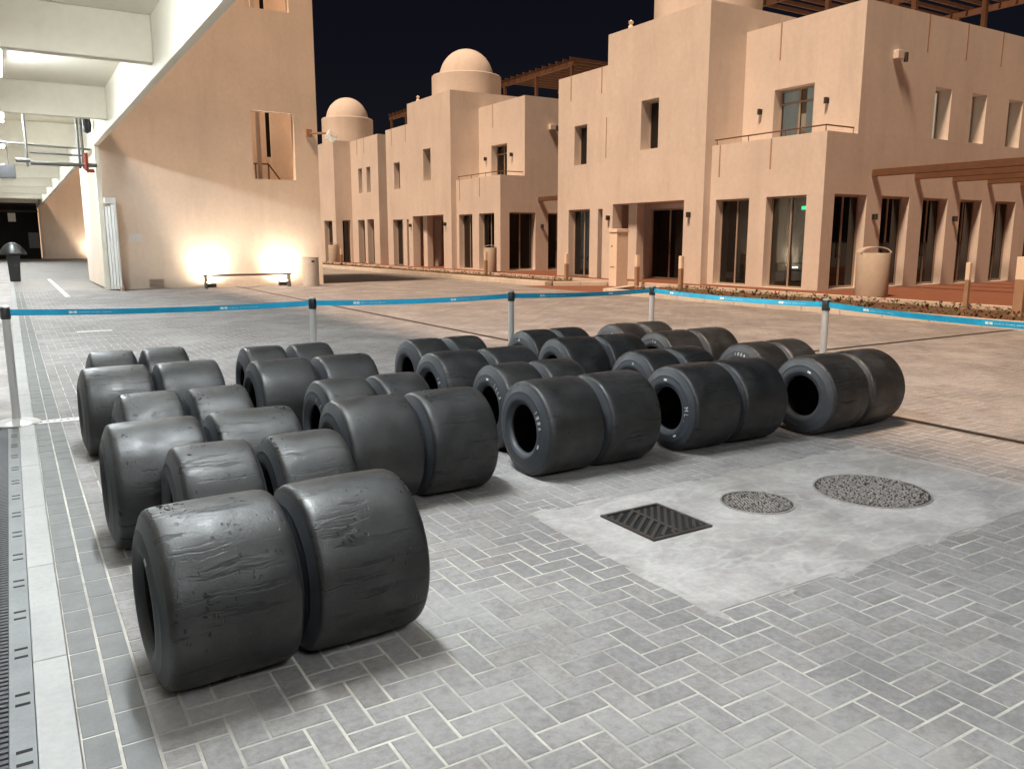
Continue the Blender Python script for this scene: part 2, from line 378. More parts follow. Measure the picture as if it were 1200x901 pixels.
single = set(order[:300]); mesh_cache = {}
for k in order[:300]:
    x0, x1, y0, y1 = bricks[k]; key = (round(x1 - x0, 3), round(y1 - y0, 3), 'brick_border' if x1 < .251 else 'brick')
    if key not in mesh_cache:
        me = bpy.data.meshes.new('brick'); me.from_pydata(brick_verts(*key[:2]), [], BF); me.materials.append(MATS[key[2]]); me.update(); mesh_cache[key] = me
    o = bpy.data.objects.new('brick', mesh_cache[key]); COL.objects.link(o); o.parent = pave
    o.location = ((x0 + x1) / 2, (y0 + y1) / 2, random.uniform(-.0005, .0007)); o.rotation_euler = (random.gauss(0, .003), random.gauss(0, .003), random.gauss(0, .005))
vs = []; fs = []; n = 0; bi = []
for k, (x0, x1, y0, y1) in enumerate(bricks):
    if k in single: continue
    v = np.array(brick_verts(x1 - x0, y1 - y0)); tx, ty = rng.normal(0, .003, 2); v[:, 2] += v[:, 0] * tx + v[:, 1] * ty + rng.uniform(-.0005, .0007)
    v[:, 0] += (x0 + x1) / 2; v[:, 1] += (y0 + y1) / 2; vs.append(v); fs += [tuple(n + i for i in q) for q in BF]; n += 12; bi += [1 if x1 < .251 else 0] * len(BF)
me = bpy.data.meshes.new('paving_bricks'); me.from_pydata(np.concatenate(vs).tolist(), [], fs); me.materials.append(MATS['brick']); me.materials.append(MATS['brick_border']); me.polygons.foreach_set('material_index', bi); me.update()
o = bpy.data.objects.new('paving_bricks', me); COL.objects.link(o); o.parent = pave; tag(o, kind='stuff')

# concrete pad with covers
pm = MB().box(PAD[0] + .004, PAD[1] - .004, PAD[2] + .004, PAD[3] - .004, -.03, .003)
pad = pm.build('concrete_pad', 'concrete_pad', bevel=.004); tag(pad, kind='structure')
mb = MB()
for k in range(70):
    sd_ = random.randrange(4); f = random.random()
    x, y = [(PAD[0], PAD[2] + f * (PAD[3] - PAD[2])), (PAD[0] + f * (PAD[1] - PAD[0]), PAD[2]), (PAD[0] + f * (PAD[1] - PAD[0]), PAD[3]), (PAD[1], PAD[2] + f * (PAD[3] - PAD[2]))][sd_]
    x += random.gauss(0, .02); y += random.gauss(0, .02); rx, ry = (random.uniform(.01, .035), random.uniform(.04, .16)) if sd_ in (0, 3) else (random.uniform(.04, .16), random.uniform(.01, .035))
    n = len(mb.v); q = 14; off = [random.uniform(.6, 1.25) for _ in range(q)]; z = .0036 + random.random() * .0012
    for ring, zz_ in ((1.0, .0005), (.82, z)):
        for e in range(q): a = 6.2832 * e / q; mb.v.append((x + rx * ring * off[e] * math.cos(a), y + ry * ring * off[e] * math.sin(a), zz_))
    mb.f.append(tuple(n + q + e for e in range(q))); mb.mi.append(0)
    for e in range(q): mb.f.append((n + e, n + (e + 1) % q, n + q + (e + 1) % q, n + q + e)); mb.mi.append(0)
tag(mb.build('mortar_crust', 'concrete_pad', pad), kind='stuff')
def manhole(cx, cy, r, label):
    t = empty('manhole_cover', (cx, cy, .003)); tag(t, label, 'manhole cover', 'round covers in the concrete pad')
    MB().lathe([(0, .003), (r, .003), (r, -.004)], seg=48).build('plate', 'iron', t, True)
    MB().lathe([(r + .002, .0), (r + .002, .007), (r + .012, .007), (r + .012, 0)], seg=48).build('rim', 'stud', t, True)
    mb = MB(); s = .021; k = int(r / s) + 1
    for i in range(-k, k + 1):
        for j in range(-k, k + 1):
            x, y = (i + .5 * (j % 2)) * s + random.gauss(0, .002), j * s * .9 + random.gauss(0, .002)
            if math.hypot(x, y) > r - .012 or random.random() < .1: continue
            q = random.uniform(.005, .0095); a = random.random() * 6; n = len(mb.v); h = random.uniform(.006, .010)
            for rr, hh in ((q, .002), (q * .75, h)):
                for e in range(5): mb.v.append((x + rr * math.cos(a + e * 1.2566), y + rr * math.sin(a + e * 1.2566), hh))
            mb.f.append(tuple(n + 5 + e for e in range(5))); mb.mi.append(0)
            for e in range(5): mb.f.append((n + e, n + (e + 1) % 5, n + 5 + (e + 1) % 5, n + 5 + e)); mb.mi.append(0)
    tag(mb.build('studs', 'stud', t), kind='stuff')
manhole(3.575, 3.09, .20, 'smaller round studded manhole cover between the square grate and the larger cover')
manhole(4.34, 2.88, .325, 'larger round studded manhole cover on the concrete pad')
t = empty('drain_grate', (2.85, 3.15, 0)); tag(t, 'square black iron drain grate set in the concrete pad', 'drain grate')
gx, gy = .205, .22
MB().box(-gx, gx, -gy, gy, .0032, .0045).build('pit', 'void', t)
fr_ = MB(); fr_.box(-gx, gx, -gy, -gy + .022, .0046, .014); fr_.box(-gx, gx, gy - .022, gy, .0046, .014); fr_.box(-gx, -gx + .022, -gy + .022, gy - .022, .0046, .014); fr_.box(gx - .022, gx, -gy + .022, gy - .022, .0046, .014)
fr_.box(-.012, .012, -gy + .022, gy - .022, .0046, .0135)
fr_.build('frame', 'iron', t)
for k in range(-7, 8):                            # slanting bars either side of the middle rib
    for sgn in (-1, 1):
        y0 = k * .056 + (.028 if sgn > 0 else 0); xa, xb = .012, gx - .022; sl = sgn * (1.15 if sgn > 0 else .8)
        ya, yb = y0, y0 + (xb - xa) * sl
        lo, hi = -gy + .024, gy - .024
        e0, e1 = (lo - ya) / (yb - ya), (hi - .026 - ya) / (yb - ya); f0, f1 = max(0, min(e0, e1)), min(1, max(e0, e1))
        if f1 - f0 < .12: continue
        p0 = (xa + (xb - xa) * f0, ya + (yb - ya) * f0); p1 = (xa + (xb - xa) * f1, ya + (yb - ya) * f1); w = .025
        mb = MB(); n = 0
        mb.v = [(sgn * p0[0], p0[1], .0046), (sgn * p1[0], p1[1], .0046), (sgn * p1[0], p1[1] + w, .0046), (sgn * p0[0], p0[1] + w, .0046)]
        mb.v += [(x, y, .0125) for x, y, z in mb.v]; mb.f = [(4, 5, 6, 7), (0, 1, 5, 4), (1, 2, 6, 5), (2, 3, 7, 6), (3, 0, 4, 7)]; mb.mi = [0] * 5
        mb.build('bar', 'iron', t)

# drain channels
def channel(name, x0, x1, y0, y1, along, label, pitch=.03, side='iron'):
    t = empty(name, (x0, y0, 0)); tag(t, label, 'drain')
    MB().box(0, x1 - x0, 0, y1 - y0, -.03, -.012).build('trough', 'void', t)
    mb = MB(); L = (y1 - y0) if along == 'y' else (x1 - x0); Wd = (x1 - x0) if along == 'y' else (y1 - y0)
    for a, c in ((0, .016), (Wd - .016, Wd)):
        mb.box(a, c, 0, L, -.0115, .0005) if along == 'y' else mb.box(0, L, a, c, -.0115, .0005)
    mb.build('edge_rail', side, t)
    mb = MB(); k = 0
    while k * pitch < L - .02:
        s = k * pitch
        mb.box(.0162, Wd - .0162, s, s + pitch * .5, -.0115, -.002) if along == 'y' else mb.box(s, s + pitch * .5, .0162, Wd - .0162, -.0115, -.002); k += 1
    tag(mb.build('grid_bars', side, t), kind='stuff')
channel('drain_channel', DRX[0], DRX[1], -.8, 28.6, 'y', 'long dark slotted drain channel running beside the rightmost tyre row')
channel('drain_channel', 9.0, 14.6, DRY[0], DRY[1], 'x', 'short dark drain channel across the paving towards the planted kerb')
t = empty('slotted_gully', (-.06, 7.66, 0)); tag(t, 'pale gully with round black holes at foot of the leftmost barrier post', 'drain')
mb = MB(); mb.box(.12, 1.35, 0, .11, -.001, .004); mb.build('strip', 'white_paint', t)
for k in range(24): MB().lathe([(0, .0052), (.016, .0052), (.016, .0042)], c=(.16 + k * .05, .055, 0), seg=10).build('hole', 'void', t)
# kerb, mat on the left
t = empty('kerb', (0, 0, 0)); tag(t, kind='structure')
y = -.8; k = 0
while y < 110:
    L = 1.0; MB().box(-.062, .047, y + .002, y + L - .002, -.045, .006 + random.uniform(-.001, .001)).build('kerb_stone', 'kerb', t, bevel=.004); y += L
t = empty('floor_mat', (0, 0, 0)); tag(t, 'dark ribbed rubber floor matting along the left edge beside the kerb', 'mat')
MB().box(-2.4, -.135, -.8, 7.55, -.045, -.008).build('backing', 'void', t)
mb = MB(); y = -.8
while y < 7.54:
    mb.box(-2.4, -.137, y, y + .019, -.0078, .004); y += .031
tag(mb.build('ribs', 'mat_rubber', t), kind='stuff')
mb = MB().box(-.1349, -.064, -.8, 7.55, -.045, .003); mb.build('edging', 'grey_plastic', t)
y = -.7
while y < 7.5:
    for dy in (0, .07): MB().box(-.118, -.075, y + dy, y + dy + .016, .0032, .0042).build('slot', 'void', t)
    y += .36
fl = MB().quad([(-30, -10, -.02), (-.064, -10, -.02), (-.064, 110, -.02), (-30, 110, -.02)]).build('garage_apron', 'concrete_pad'); tag(fl, kind='structure')
# painted lines
tag(MB().box(1.2, 1.32, 25.2, 37.4, .0005, .0045).build('painted_line', 'line_paint'), 'long thin white line painted on the ground under the canopy', 'road marking')
tag(MB().box(.85, 1.38, 15.2, 15.32, .002, .005).build('painted_dash', 'line_paint'), 'short white dash painted on the paving beyond the blue belt', 'road marking')

# ------------------------------------------------------------------ garage canopy and stair towers
can = empty('garage_canopy', (2.5, 28, 0)); tag(can, 'cream painted concrete canopy with deep beams over the garage apron', 'canopy')
def P(mb, name, mat, parent, **kw):                     # geometry is written in world coordinates
    o = mb.build(name, mat, parent, **kw); o.matrix_parent_inverse = Matrix.Translation(parent.location).inverted(); return o
P(MB().box(-9, 2.43, -12, 84, 5.30, 5.46), 'roof_slab', 'canopy_paint', can)
P(MB().box(2.43, 2.57, -12, 84, 4.30, 5.48), 'edge_beam', 'canopy_paint', can, bevel=.01)
for k, yb in enumerate([-7.3, .4, 8.05, 15.75, 23.45, 31.2, 38.9, 46.6, 54.3, 62, 69.7, 77.4]):
    P(MB().box(-9, 2.428, yb, yb + .28, 4.53, 5.298), 'cross_beam', 'canopy_paint', can, bevel=.01)
P(MB().box(-9.3, -9, -12, 84, 0, 5.6), 'garage_wall', 'white_paint', can)
for yb in (28.1, 80):
    P(MB().box(2.432, 2.568, yb - .35, yb + .0, 0, 4.299), 'pillar', 'canopy_paint', can, bevel=.01)

def lamp(yc, xc, label):
    t = empty('tube_lamp', (xc, yc, 4.95)); tag(t, label, 'lamp', 'tube lamps under the canopy')
    MB().box(-.11, .11, -1.3, 1.3, .02, .09).build('housing', 'white_paint', t, bevel=.01)
    MB().box(-.09, .09, -1.28, 1.28, -.05, .018).build('diffuser', 'tube_light', t, bevel=.012)
    for y in (-1, 1): MB().tube((0, y, .09), (0, y, .348), .008).build('hanger', 'grey_metal', t)
names = {19.6: 'nearest tube lamp visible at the left edge under the canopy', 27.3: 'second lit tube lamp along the canopy at the left edge',
         35.0: 'third lit tube lamp along the canopy above the hanging pipes', 42.7: 'fourth lit tube lamp far down the canopy',
         50.4: 'fifth lit tube lamp far down the canopy', 58.1: 'sixth lit tube lamp far down the canopy', 65.8: 'seventh lit tube lamp far down the canopy',
         11.9: 'tube lamp over the apron just behind the blue belt, out of view'}
for yc, lb in names.items(): lamp(yc, .12, lb)
for yc, lb in ((4.2, 'tube lamp over the leftmost tyre row, above the picture'), (-3.5, 'tube lamp behind the camera under the canopy')): lamp(yc, .95, lb)

def stair_tower(y0, label, depth=7.0, top=10.6, detail=True):
    t = empty('stair_tower', (2.57, y0, 0)); tag(t, label, 'building', 'stair towers on the garage block')
    pl = lambda nm, *a: panel(nm, *a, t)
    holes = [(7.22, 8.64, 3.55, 5.75), (7.22, 8.64, 8.95, 10.1)] if detail else []
    o = panel('front_wall', 'y', y0, 2.571, 9.45, 0, top, .3, holes, 'plaster_pale', t); o.matrix_parent_inverse = Matrix.Translation(t.location).inverted()
    inv = Matrix.Translation(t.location).inverted()
    for nm, args in (('side_wall', ('x', 9.15, y0 + .3, y0 + depth, 0, top, .3, [])), ('side_wall', ('x', 2.571, y0 + .3, y0 + depth, 0, top, .3, [])), ('rear_wall', ('y', y0 + depth, 2.571, 9.45, 0, top, .3, []))):
        o = panel(nm, *args, 'plaster_pale', t); o.matrix_parent_inverse = inv
    # base course, a few millimetres proud
    P(MB().box(2.575, 9.452, y0 - .012, y0, 0, .28), 'base_course', 'plaster_pale', t)
    P(MB().box(2.575, 9.452, y0 - .004, y0, .281, 1.22), 'lower_band', 'plaster_pale', t)
    if detail:                                           # inside the opening: landing wall, rail, slit of night
        P(MB().box(2.9, 8.16, y0 + 1.75, y0 + 1.9, 2.4, 10), 'landing_wall', 'plaster_pale', t)
        P(MB().box(8.32, 9.14, y0 + 1.75, y0 + 1.9, 2.4, 10), 'landing_wall', 'plaster_pale', t)
        P(MB().box(8.161, 8.319, y0 + 1.80, y0 + 1.84, 4.45, 10), 'slit_pane', 'void', t); P(MB().box(8.161, 8.319, y0 + 1.76, y0 + 1.89, 2.4, 4.449), 'slit_sill', 'plaster_pale', t)
        P(MB().box(7.62, 7.74, y0 + .9, y0 + 1.02, 3.1, 10), 'stair_column', 'plaster', t); P(MB().box(8.86, 9.0, y0 + .9, y0 + 1.02, 3.1, 5.4), 'stair_column', 'plaster', t)
        P(MB().box(2.9, 9.14, y0 + .31, y0 + 1.74, 2.9, 3.1), 'landing_floor', 'plaster_pale', t)
        mb = MB(); z = 4.15
        mb.tube((7.3, y0 + 1.2, z), (8.05, y0 + 1.2, z), .025); mb.tube((8.05, y0 + 1.2, z), (8.75, y0 + 1.2, 3.2), .025); mb.tube((7.6, y0 + 1.2, 3.1), (7.6, y0 + 1.2, z), .02); mb.tube((8.05, y0 + 1.2, 3.1), (8.05, y0 + 1.2, z), .02)
        P(mb, 'handrail', 'wood_dark', t, smooth=True)
    return t
st1 = stair_tower(28.2, 'tall peach plastered stair tower wall lit by two ground uplights')
st2 = stair_tower(80.0, 'far peach stair tower wall seen down the canopy', detail=False)

def uplight(x, y, label, watt=75):
    t = empty('uplight', (x, y, 0)); tag(t, label, 'lamp', 'ground uplights at the tower walls')
    MB().box(-.16, .16, -.12, .10, 0, .16).build('housing', 'dark_metal', t, bevel=.01)
    MB().box(-.13, .13, -.09, .07, .161, .172).build('lens', 'uplight_lens', t)
    l = bpy.data.lights.new('uplight_lamp', 'SPOT'); l.energy = watt; l.color = (1, .89, .74); l.spot_size = R(125); l.spot_blend = .8; l.shadow_soft_size = .10
    lo = bpy.data.objects.new('uplight_lamp', l); COL.objects.link(lo); lo.parent = t; lo.location = (0, 0, .23)
    lo.rotation_euler = Vector((0, .30, 1)).to_track_quat('-Z', 'Y').to_euler()
uplight(5.55, 27.90, 'left of the two glowing uplights at foot of the near tower wall')
uplight(7.95, 27.90, 'right of the two glowing uplights at foot of the near tower wall')
uplight(6.3, 79.4, 'glowing uplight at the foot of the far tower wall')

# folded gate leaves at the tower corner, vent box, wall floodlight, bench, bin
t = empty('folded_gate', (2.72, 28, 0)); tag(t, 'pale grey folded shutter leaves standing at the tower corner', 'gate')
for k in range(4):
    x0 = 2.585 + k * .075; P(MB().box(x0, x0 + .06, 27.55 - .1 * k + .1, 28.16, .05, 2.6 - .03 * (3 - k)), 'leaf', 'white_paint', t, bevel=.006)
P(MB().box(2.58, 2.89, 27.5, 28.17, 2.602, 2.78), 'head_box', 'white_paint', t, bevel=.01)
P(MB().box(2.80, 2.90, 27.2, 27.34, 0, .10), 'foot', 'strip_brown', t)
t = empty('wall_vent', (3.95, 28.15, .1)); tag(t, 'small low metal vent box at the base of the tower wall', 'vent')
P(MB().box(3.72, 4.16, 28.06, 28.186, .08, .30), 'box', 'binconc', t, bevel=.01)
for k in range(4): P(MB().box(3.75, 4.13, 28.052, 28.058, .11 + .045 * k, .13 + .045 * k), 'slat', 'strip_brown', t)
t = empty('wall_sign', (3.4, 28.19, 1.55)); tag(t, 'small white plate fixed to the tower wall near the folded gate', 'sign')
P(MB().box(3.25, 3.6, 28.17, 28.195, 1.5, 1.72), 'plate', 'white_paint', t); P(MB().box(3.23, 3.62, 28.172, 28.197, 1.47, 1.497), 'ledge', 'white_paint', t)
t = empty('wall_floodlight', (9.46, 28.2, 5.1)); tag(t, 'floodlight on a bracket at the corner of the tower wall', 'floodlight')
P(MB().tube((9.15, 28.08, 5.12), (9.70, 28.02, 5.16), .035), 'arm', 'strip_brown', t, smooth=True)
P(MB().box(9.02, 9.22, 28.06, 28.196, 5.0, 5.26), 'mount', 'strip_brown', t, bevel=.01)
mb = MB().box(-.17, .17, -.16, .16, -.10, .10); h = P(mb, 'head', 'white_paint', t, bevel=.02)
h.matrix_parent_inverse = Matrix.Identity(4); h.location = (.40, -.22, -.04); h.rotation_euler = (R(-30), R(28), 0)
t = empty('bench', (6.6, 27.2, 0)); tag(t, 'thin backless bench in front of the two wall uplights', 'bench')
P(MB().box(5.2, 7.98, 27.0, 27.36, .39, .445), 'seat', 'wood_dark', t, bevel=.008)
for x in (5.24, 7.90): P(MB().box(x, x + .045, 27.02, 27.34, 0, .389), 'leg', 'grey_metal', t)
def bin_round(name, x, y, r, h, label, cap, z=0):
    t = empty(name, (x, y, z)); tag(t, label, 'litter bin')
    MB().lathe([(0, 0), (r * .97, 0), (r, .03), (r, h - .03), (r * .97, h), (r * .86, h), (r * .86, h - .25), (0, h - .25)], seg=32).build('drum', 'binconc', t, True)
    if cap == 'arch':
        mb = MB(); n = 12; w = r * .42; rr = r * .97
        for k in range(n + 1):
            a = math.pi * k / n
            for s in (-w, w):
                for q in (rr, rr - .05): mb.v.append((q * math.cos(a), s, h + .002 + q * .42 * math.sin(a)))
        for k in range(n):
            b_ = k * 4
            for (i, j) in ((0, 2), (3, 1), (1, 0), (2, 3)): mb.f.append((b_ + i, b_ + j, b_ + 4 + j, b_ + 4 + i)); mb.mi.append(0)
        o = mb.build('hood', 'binconc', t, True); o.rotation_euler = (0, 0, R(-32))
        MB().lathe([(0, h - .2), (r * .85, h - .2), (r * .85, h - .24)], seg=24).build('liner', 'void', t)
    else:
        MB().lathe([(0, h + .03), (r * .9, h + .025), (r * 1.02, h + .001)], seg=32).build('lid', 'binconc', t, True)
        MB().box(-.05, .05, -r - .004, -r + .02, h - .16, h - .10).build('hole', 'void', t)
    return t
bin_round('litter_bin', 8.6, 26.9, .27, .96, 'round stone litter bin beside the bench at the tower corner', 'flat')
bin_round('litter_bin', 18.75, 12.9, .40, 1.10, 'large pale round litter bin with arched hood near the doors at right', 'arch', .1)
bin_round('litter_bin', 18.7, 32.3, .30, 1.10, 'pale round litter bin in front of the middle house', 'arch', .1)
bin_round('litter_bin', 18.2, 52.0, .33, 1.15, 'distant pale litter bin in front of the farthest house', 'arch', .1)
t = empty('black_bin', (.12, 35.8, 0)); tag(t, 'black waste bin with domed lid at the left edge under the canopy', 'waste bin')
MB().lathe([(0, 0), (.24, 0), (.31, 1.0), (0, 1.0)], seg=4).build('body', 'black_plastic', t, bevel=.03).rotation_euler = (0, 0, R(45))
MB().lathe([(.44, 1.001), (.46, 1.04), (.40, 1.16), (.24, 1.36), (.10, 1.44), (0, 1.45)], seg=28).build('lid', 'black_plastic', t, True)
t = empty('sprinkler_pipes', (1.4, 27, 4)); tag(t, 'grey service pipes with red valve hanging under the canopy', 'pipes')
P(MB().tube((.40, 27, 3.72), (.75, 27, 3.72), .06).tube((.75, 27, 3.66), (2.42, 27, 3.66), .055), 'main_pipe', 'grey_metal', t, smooth=True)
P(MB().tube((-.5, 27.2, 4.22), (2.3, 27.2, 4.12), .028), 'thin_pipe', 'grey_metal', t, smooth=True)
P(MB().tube((.75, 27.05, 3.95), (2.2, 27.05, 3.92), .028), 'thin_pipe', 'grey_metal', t, smooth=True)
for x in (.68, 1.98, 2.08): P(MB().tube((x, 27.0, 3.55), (x, 27.0, 5.29), .036), 'hanger', 'grey_metal', t, smooth=True)
P(MB().tube((2.14, 26.98, 3.5), (2.14, 26.98, 4.0), .06).tube((2.14, 26.98, 3.5), (2.34, 26.98, 3.5), .05), 'valve', 'red_paint', t, smooth=True)
P(MB().lathe([(0, 4.55), (.10, 4.6), (.13, 4.8), (.10, 4.98), (0, 5.0)], c=(2.25, 27.1, 0), seg=16), 'sounder', 'black_plastic', t, smooth=True)
t = empty('hanging_display', (.1, 37, 4.2)); tag(t, 'dark blue display box hanging under the canopy at the left edge', 'display')
P(MB().box(-.9, .50, 36.95, 37.15, 3.85, 4.35), 'case', 'black_plastic', t, bevel=.02)
for x in (-.6, .3): P(MB().tube((x, 37.05, 4.35), (x, 37.05, 5.29), .02), 'hanger', 'grey_metal', t)
t = empty('dark_end_panels', (-2, 81, 0)); tag(t, 'near-black panels closing the far end beneath the canopy', 'gate')
for k in range(6): P(MB().box(-8.9 + 1.88 * k, -8.9 + 1.88 * k + 1.86, 81, 81.12, 0, 4.5), 'leaf', 'void', t)  # near-black panels put in to fill the dark far end
P(MB().box(-8.95, 2.42, 80.9, 81.0, 3.9, 4.05), 'rail', 'dark_metal', t)
P(MB().box(1.55, 2.3, 80.85, 80.98, .9, 2.2), 'notice_panel', 'grey_metal', t); P(MB().box(.2, .75, 80.85, 80.98, 3.1, 3.8), 'notice_panel', 'white_paint', t)

# ------------------------------------------------------------------ houses
def sconce(x, y, z, face, parent):
    mb = MB()
    if face == 'x': mb.box(x - .03, x, y - .05, y + .05, z - .08, z + .08); mb.lathe([(0, z - .085), (.055, z - .085), (.055, z + .085), (0, z + .085)], c=(x - .10, y, 0), seg=14)
    else: mb.box(x - .05, x + .05, y - .03, y, z - .08, z + .08); mb.lathe([(0, z - .085), (.055, z - .085), (.055, z + .085), (0, z + .085)], c=(x, y - .10, 0), seg=14)
    mb.build('wall_lamp', 'dark_metal', parent, True)
def strip(plane, pos, a, z0, z1, parent):
    mb = MB()
    if plane == 'x': mb.box(pos - .008, pos, a - .025, a + .025, z0, z1)
    else: mb.box(a - .025, a + .025, pos - .008, pos, z0, z1)
    mb.build('rain_strip', 'strip_brown', parent)
def roof_pergola(x0, x1, y0, y1, zb, zt, parent):
    for x in np.linspace(x0, x1, 3):
        for y in np.linspace(y0, y1, 3): MB().box(x - .07, x + .07, y - .07, y + .07, zb, zt).build('pergola_post', 'wood_dark', parent)
    for x in np.linspace(x0, x1, 3): MB().box(x - .06, x + .06, y0 - .3, y1 + .3, zt + .001, zt + .2).build('pergola_beam', 'wood_dark', parent)
    k = 0; y = y0 - .25
    while y < y1 + .3:
        MB().box(x0 - .3, x1 + .3, y - .03, y + .03, zt + .202, zt + .34).build('pergola_rafter', 'wood_dark', parent); y += .6
def dome(cx, cy, zb, zd, r, rd, ztop, parent):
    MB().lathe([(0, zb), (r, zb), (r, zd - .04), (r - .04, zd), (0, zd)], c=(cx, cy, 0), seg=56).build('drum', 'plaster', parent, True)
    h = ztop - zd
    MB().lathe([(rd * math.cos(a), zd - .15 + (h + .15) * math.sin(a)) for a in np.linspace(0, math.pi / 2, 18)], c=(cx, cy, 0), seg=56).build('dome', 'plaster', parent, True)

def make_house():
    """local origin at (19.25, 15.16) of the nearest house"""
    H = empty('house', (0, 0, 0)); OX, OY = 0.0, 0.0
    rec = .42
    pn = lambda nm, *a: panel(nm, *a, 'plaster', H)
    # side wall (faces the camera) : lower and upper
    doors = [(20.04, 21.5), (22.23, 23.58), (24.29, 25.62), (26.35, 27.6), (28.43, 29.7), (30.5, 31.8)]
    pn('side_wall', 'y', 15.16, 19.55, 33, 0, 4.50, .5, [(a, b, .14, 2.82) for a, b in doors])
    wins = [(24.45, 25.32), (26.45, 27.3), (28.63, 29.5), (30.75, 31.6)]
    pn('upper_side_wall', 'y', 15.16, 20.88, 33, 4.502, 8.10, .5, [(a, b, 4.60, 6.11) for a, b in wins])
    for a, b in doors: glazing('door', 'y', 15.16 + .25, a, b, .14, 2.82, 2, H, handle=True)
    for a, b in wins: glazing('window', 'y', 15.16 + rec, a, b, 4.60, 6.11, 1, H, glass='blind_pane')
    # lower front with balcony on top
    fd = [(15.72, 17.18), (17.85, 19.24)]
    pn('front_wall', 'x', 19.55, 15.661, 19.50, 0, 4.50, .5, [(a, b, .12, 2.80) for a, b in fd])
    for k, (a, b) in enumerate(fd): glazing('door', 'x', 19.55 + .26, a, b, .12, 2.80, 2, H, glass='glass_clear' if k == 0 else 'glass_dark', fw=.05)
    MB().box(20.051, 20.879, 15.661, 19.499, 4.2, 4.34).build('balcony_floor', 'plaster', H)
    mb = MB(); mb.tube((19.66, 15.3, 4.68), (19.66, 19.49, 4.68), .022); mb.tube((19.66, 15.3, 4.68), (20.86, 15.3, 4.68), .022)
    for y in (15.3, 16.7, 18.1, 19.4): mb.tube((19.66, y, 4.5), (19.66, y, 4.68), .014)
    mb.build('balcony_rail', 'wood_warm', H, True)
    # upper set-back front
    pn('upper_front_wall', 'x', 20.88, 15.661, 19.50, 4.342, 8.10, .5, [(16.75, 18.25, 4.62, 6.14)])
    glazing('window', 'x', 20.88 + .30, 16.75, 18.25, 4.62, 6.14, 2, H, transom=5.72, glass='glass_clear')
    MB().box(21.381, 32.5, 15.661, 27.5, 7.4, 7.6).build('roof', 'plaster', H)
    # tower
    pn('tower_front', 'x', 19.25, 19.501, 24.60, 0, 8.85, .45, [(21.77, 22.68, 4.64, 6.29), (20.39, 24.15, 0, 2.84)])
    pn('tower_side', 'y', 19.501, 19.701, 23.4, 0, 8.85, .45, [])
    pn('tower_side', 'y', 24.15, 19.701, 23.4, 2.9, 8.85, .45, [])
    pn('tower_rear', 'x', 23.4, 19.501, 24.60, 4, 8.85, .3, [])
    MB().box(19.701, 23.399, 19.952, 24.149, 8.2, 8.4).build('tower_roof', 'plaster', H)
    mb = MB().box(19.701, 23.3, 19.952, 24.149, 2.842, 3.0); mb.build('porch_ceiling', 'plaster', H)
    glazing('window', 'x', 19.25 + .40, 21.77, 22.68, 4.64, 6.29, 1, H)
    # porch inside the tower: rear wall with door, pillar
    pn('porch_wall', 'x', 20.75, 19.952, 24.61, 0, 2.841, .3, [(21.75, 23.75, .1, 2.68)])
    glazing('door', 'x', 20.83, 21.75, 23.75, .1, 2.68, 2, H, handle=True)
    pn('porch_side', 'y', 24.62, 19.8, 20.74, 0, 2.841, .2, [])
    MB().box(19.72, 20.08, 23.32, 23.80, 0, 2.841).build('pillar', 'plaster', H, bevel=.01)
    # left wing
    pn('wing_front', 'x', 19.33, 24.601, 27.85, 0, 7.83, .45, [(25.92, 26.74, 4.42, 5.91), (25.66, 27.07, .1, 2.72), (24.86, 25.14, .1, 2.70)])
    glazing('window', 'x', 19.33 + .28, 25.92, 26.74, 4.42, 5.91, 1, H); glazing('door', 'x', 19.33 + .28, 25.66, 27.07, .1, 2.72, 2, H)
    glazing('window', 'x', 19.33 + .28, 24.86, 25.14, .1, 2.70, 1, H, fw=.03)
    pn('wing_side', 'y', 27.45, 19.781, 33, 0, 7.83, .4, [])
    pn('rear_wall', 'x', 33.0, 15.161, 27.85, 0, 8.1, .3, [])
    # near-black linings stand for unlit rooms behind the clear glass
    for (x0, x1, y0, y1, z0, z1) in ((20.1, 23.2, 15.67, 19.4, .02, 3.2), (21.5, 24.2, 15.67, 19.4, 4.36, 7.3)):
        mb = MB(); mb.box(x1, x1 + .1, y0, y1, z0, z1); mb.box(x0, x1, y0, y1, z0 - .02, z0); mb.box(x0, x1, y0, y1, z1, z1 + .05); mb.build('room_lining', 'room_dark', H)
    dome(21.55, 22.0, 8.401, 10.05, 1.84, 1.45, 11.45, H)
    roof_pergola(23.95, 31.5, 15.75, 22.0, 7.601, 9.8, H)
    MB().lathe([(0, 8.851), (.09, 8.851), (.09, 8.95), (.05, 9.0), (.10, 9.1), (0, 9.18)], c=(19.45, 23.6, 0), seg=14).build('roof_lamp', 'plaster_pale', H, True)
    sconce(20.88, 18.75, 5.55, 'x', H); sconce(20.88, 16.25, 5.55, 'x', H); sconce(19.25, 20.1, 2.35, 'x', H); sconce(19.25, 24.35, 2.35, 'x', H)
    sconce(21.85, 15.16, 2.2, 'y', H); sconce(26.0, 15.16, 2.2, 'y', H)
    MB().box(22.2, 22.5, 14.98, 15.155, 6.65, 6.9).build('alarm_box', 'plaster', H, bevel=.02); MB().tube((22.6, 15.0, 6.6), (22.6, 15.0, 6.85), .06).build('wall_lamp', 'dark_metal', H, True)
    for x in (23.85, 25.9, 27.9): strip('y', 15.16, x, 7.05, 8.09, H)
    strip('x', 20.88, 18.1, 7.0, 8.09, H); strip('x', 19.55, 17.1, 3.6, 4.49, H); strip('x', 19.55, 19.15, 3.5, 4.49, H)
    strip('x', 19.33, 27.0, 6.9, 7.82, H); strip('x', 19.33, 25.05, 6.9, 7.82, H); strip('x', 19.33, 24.72, 4.55, 6.0, H)
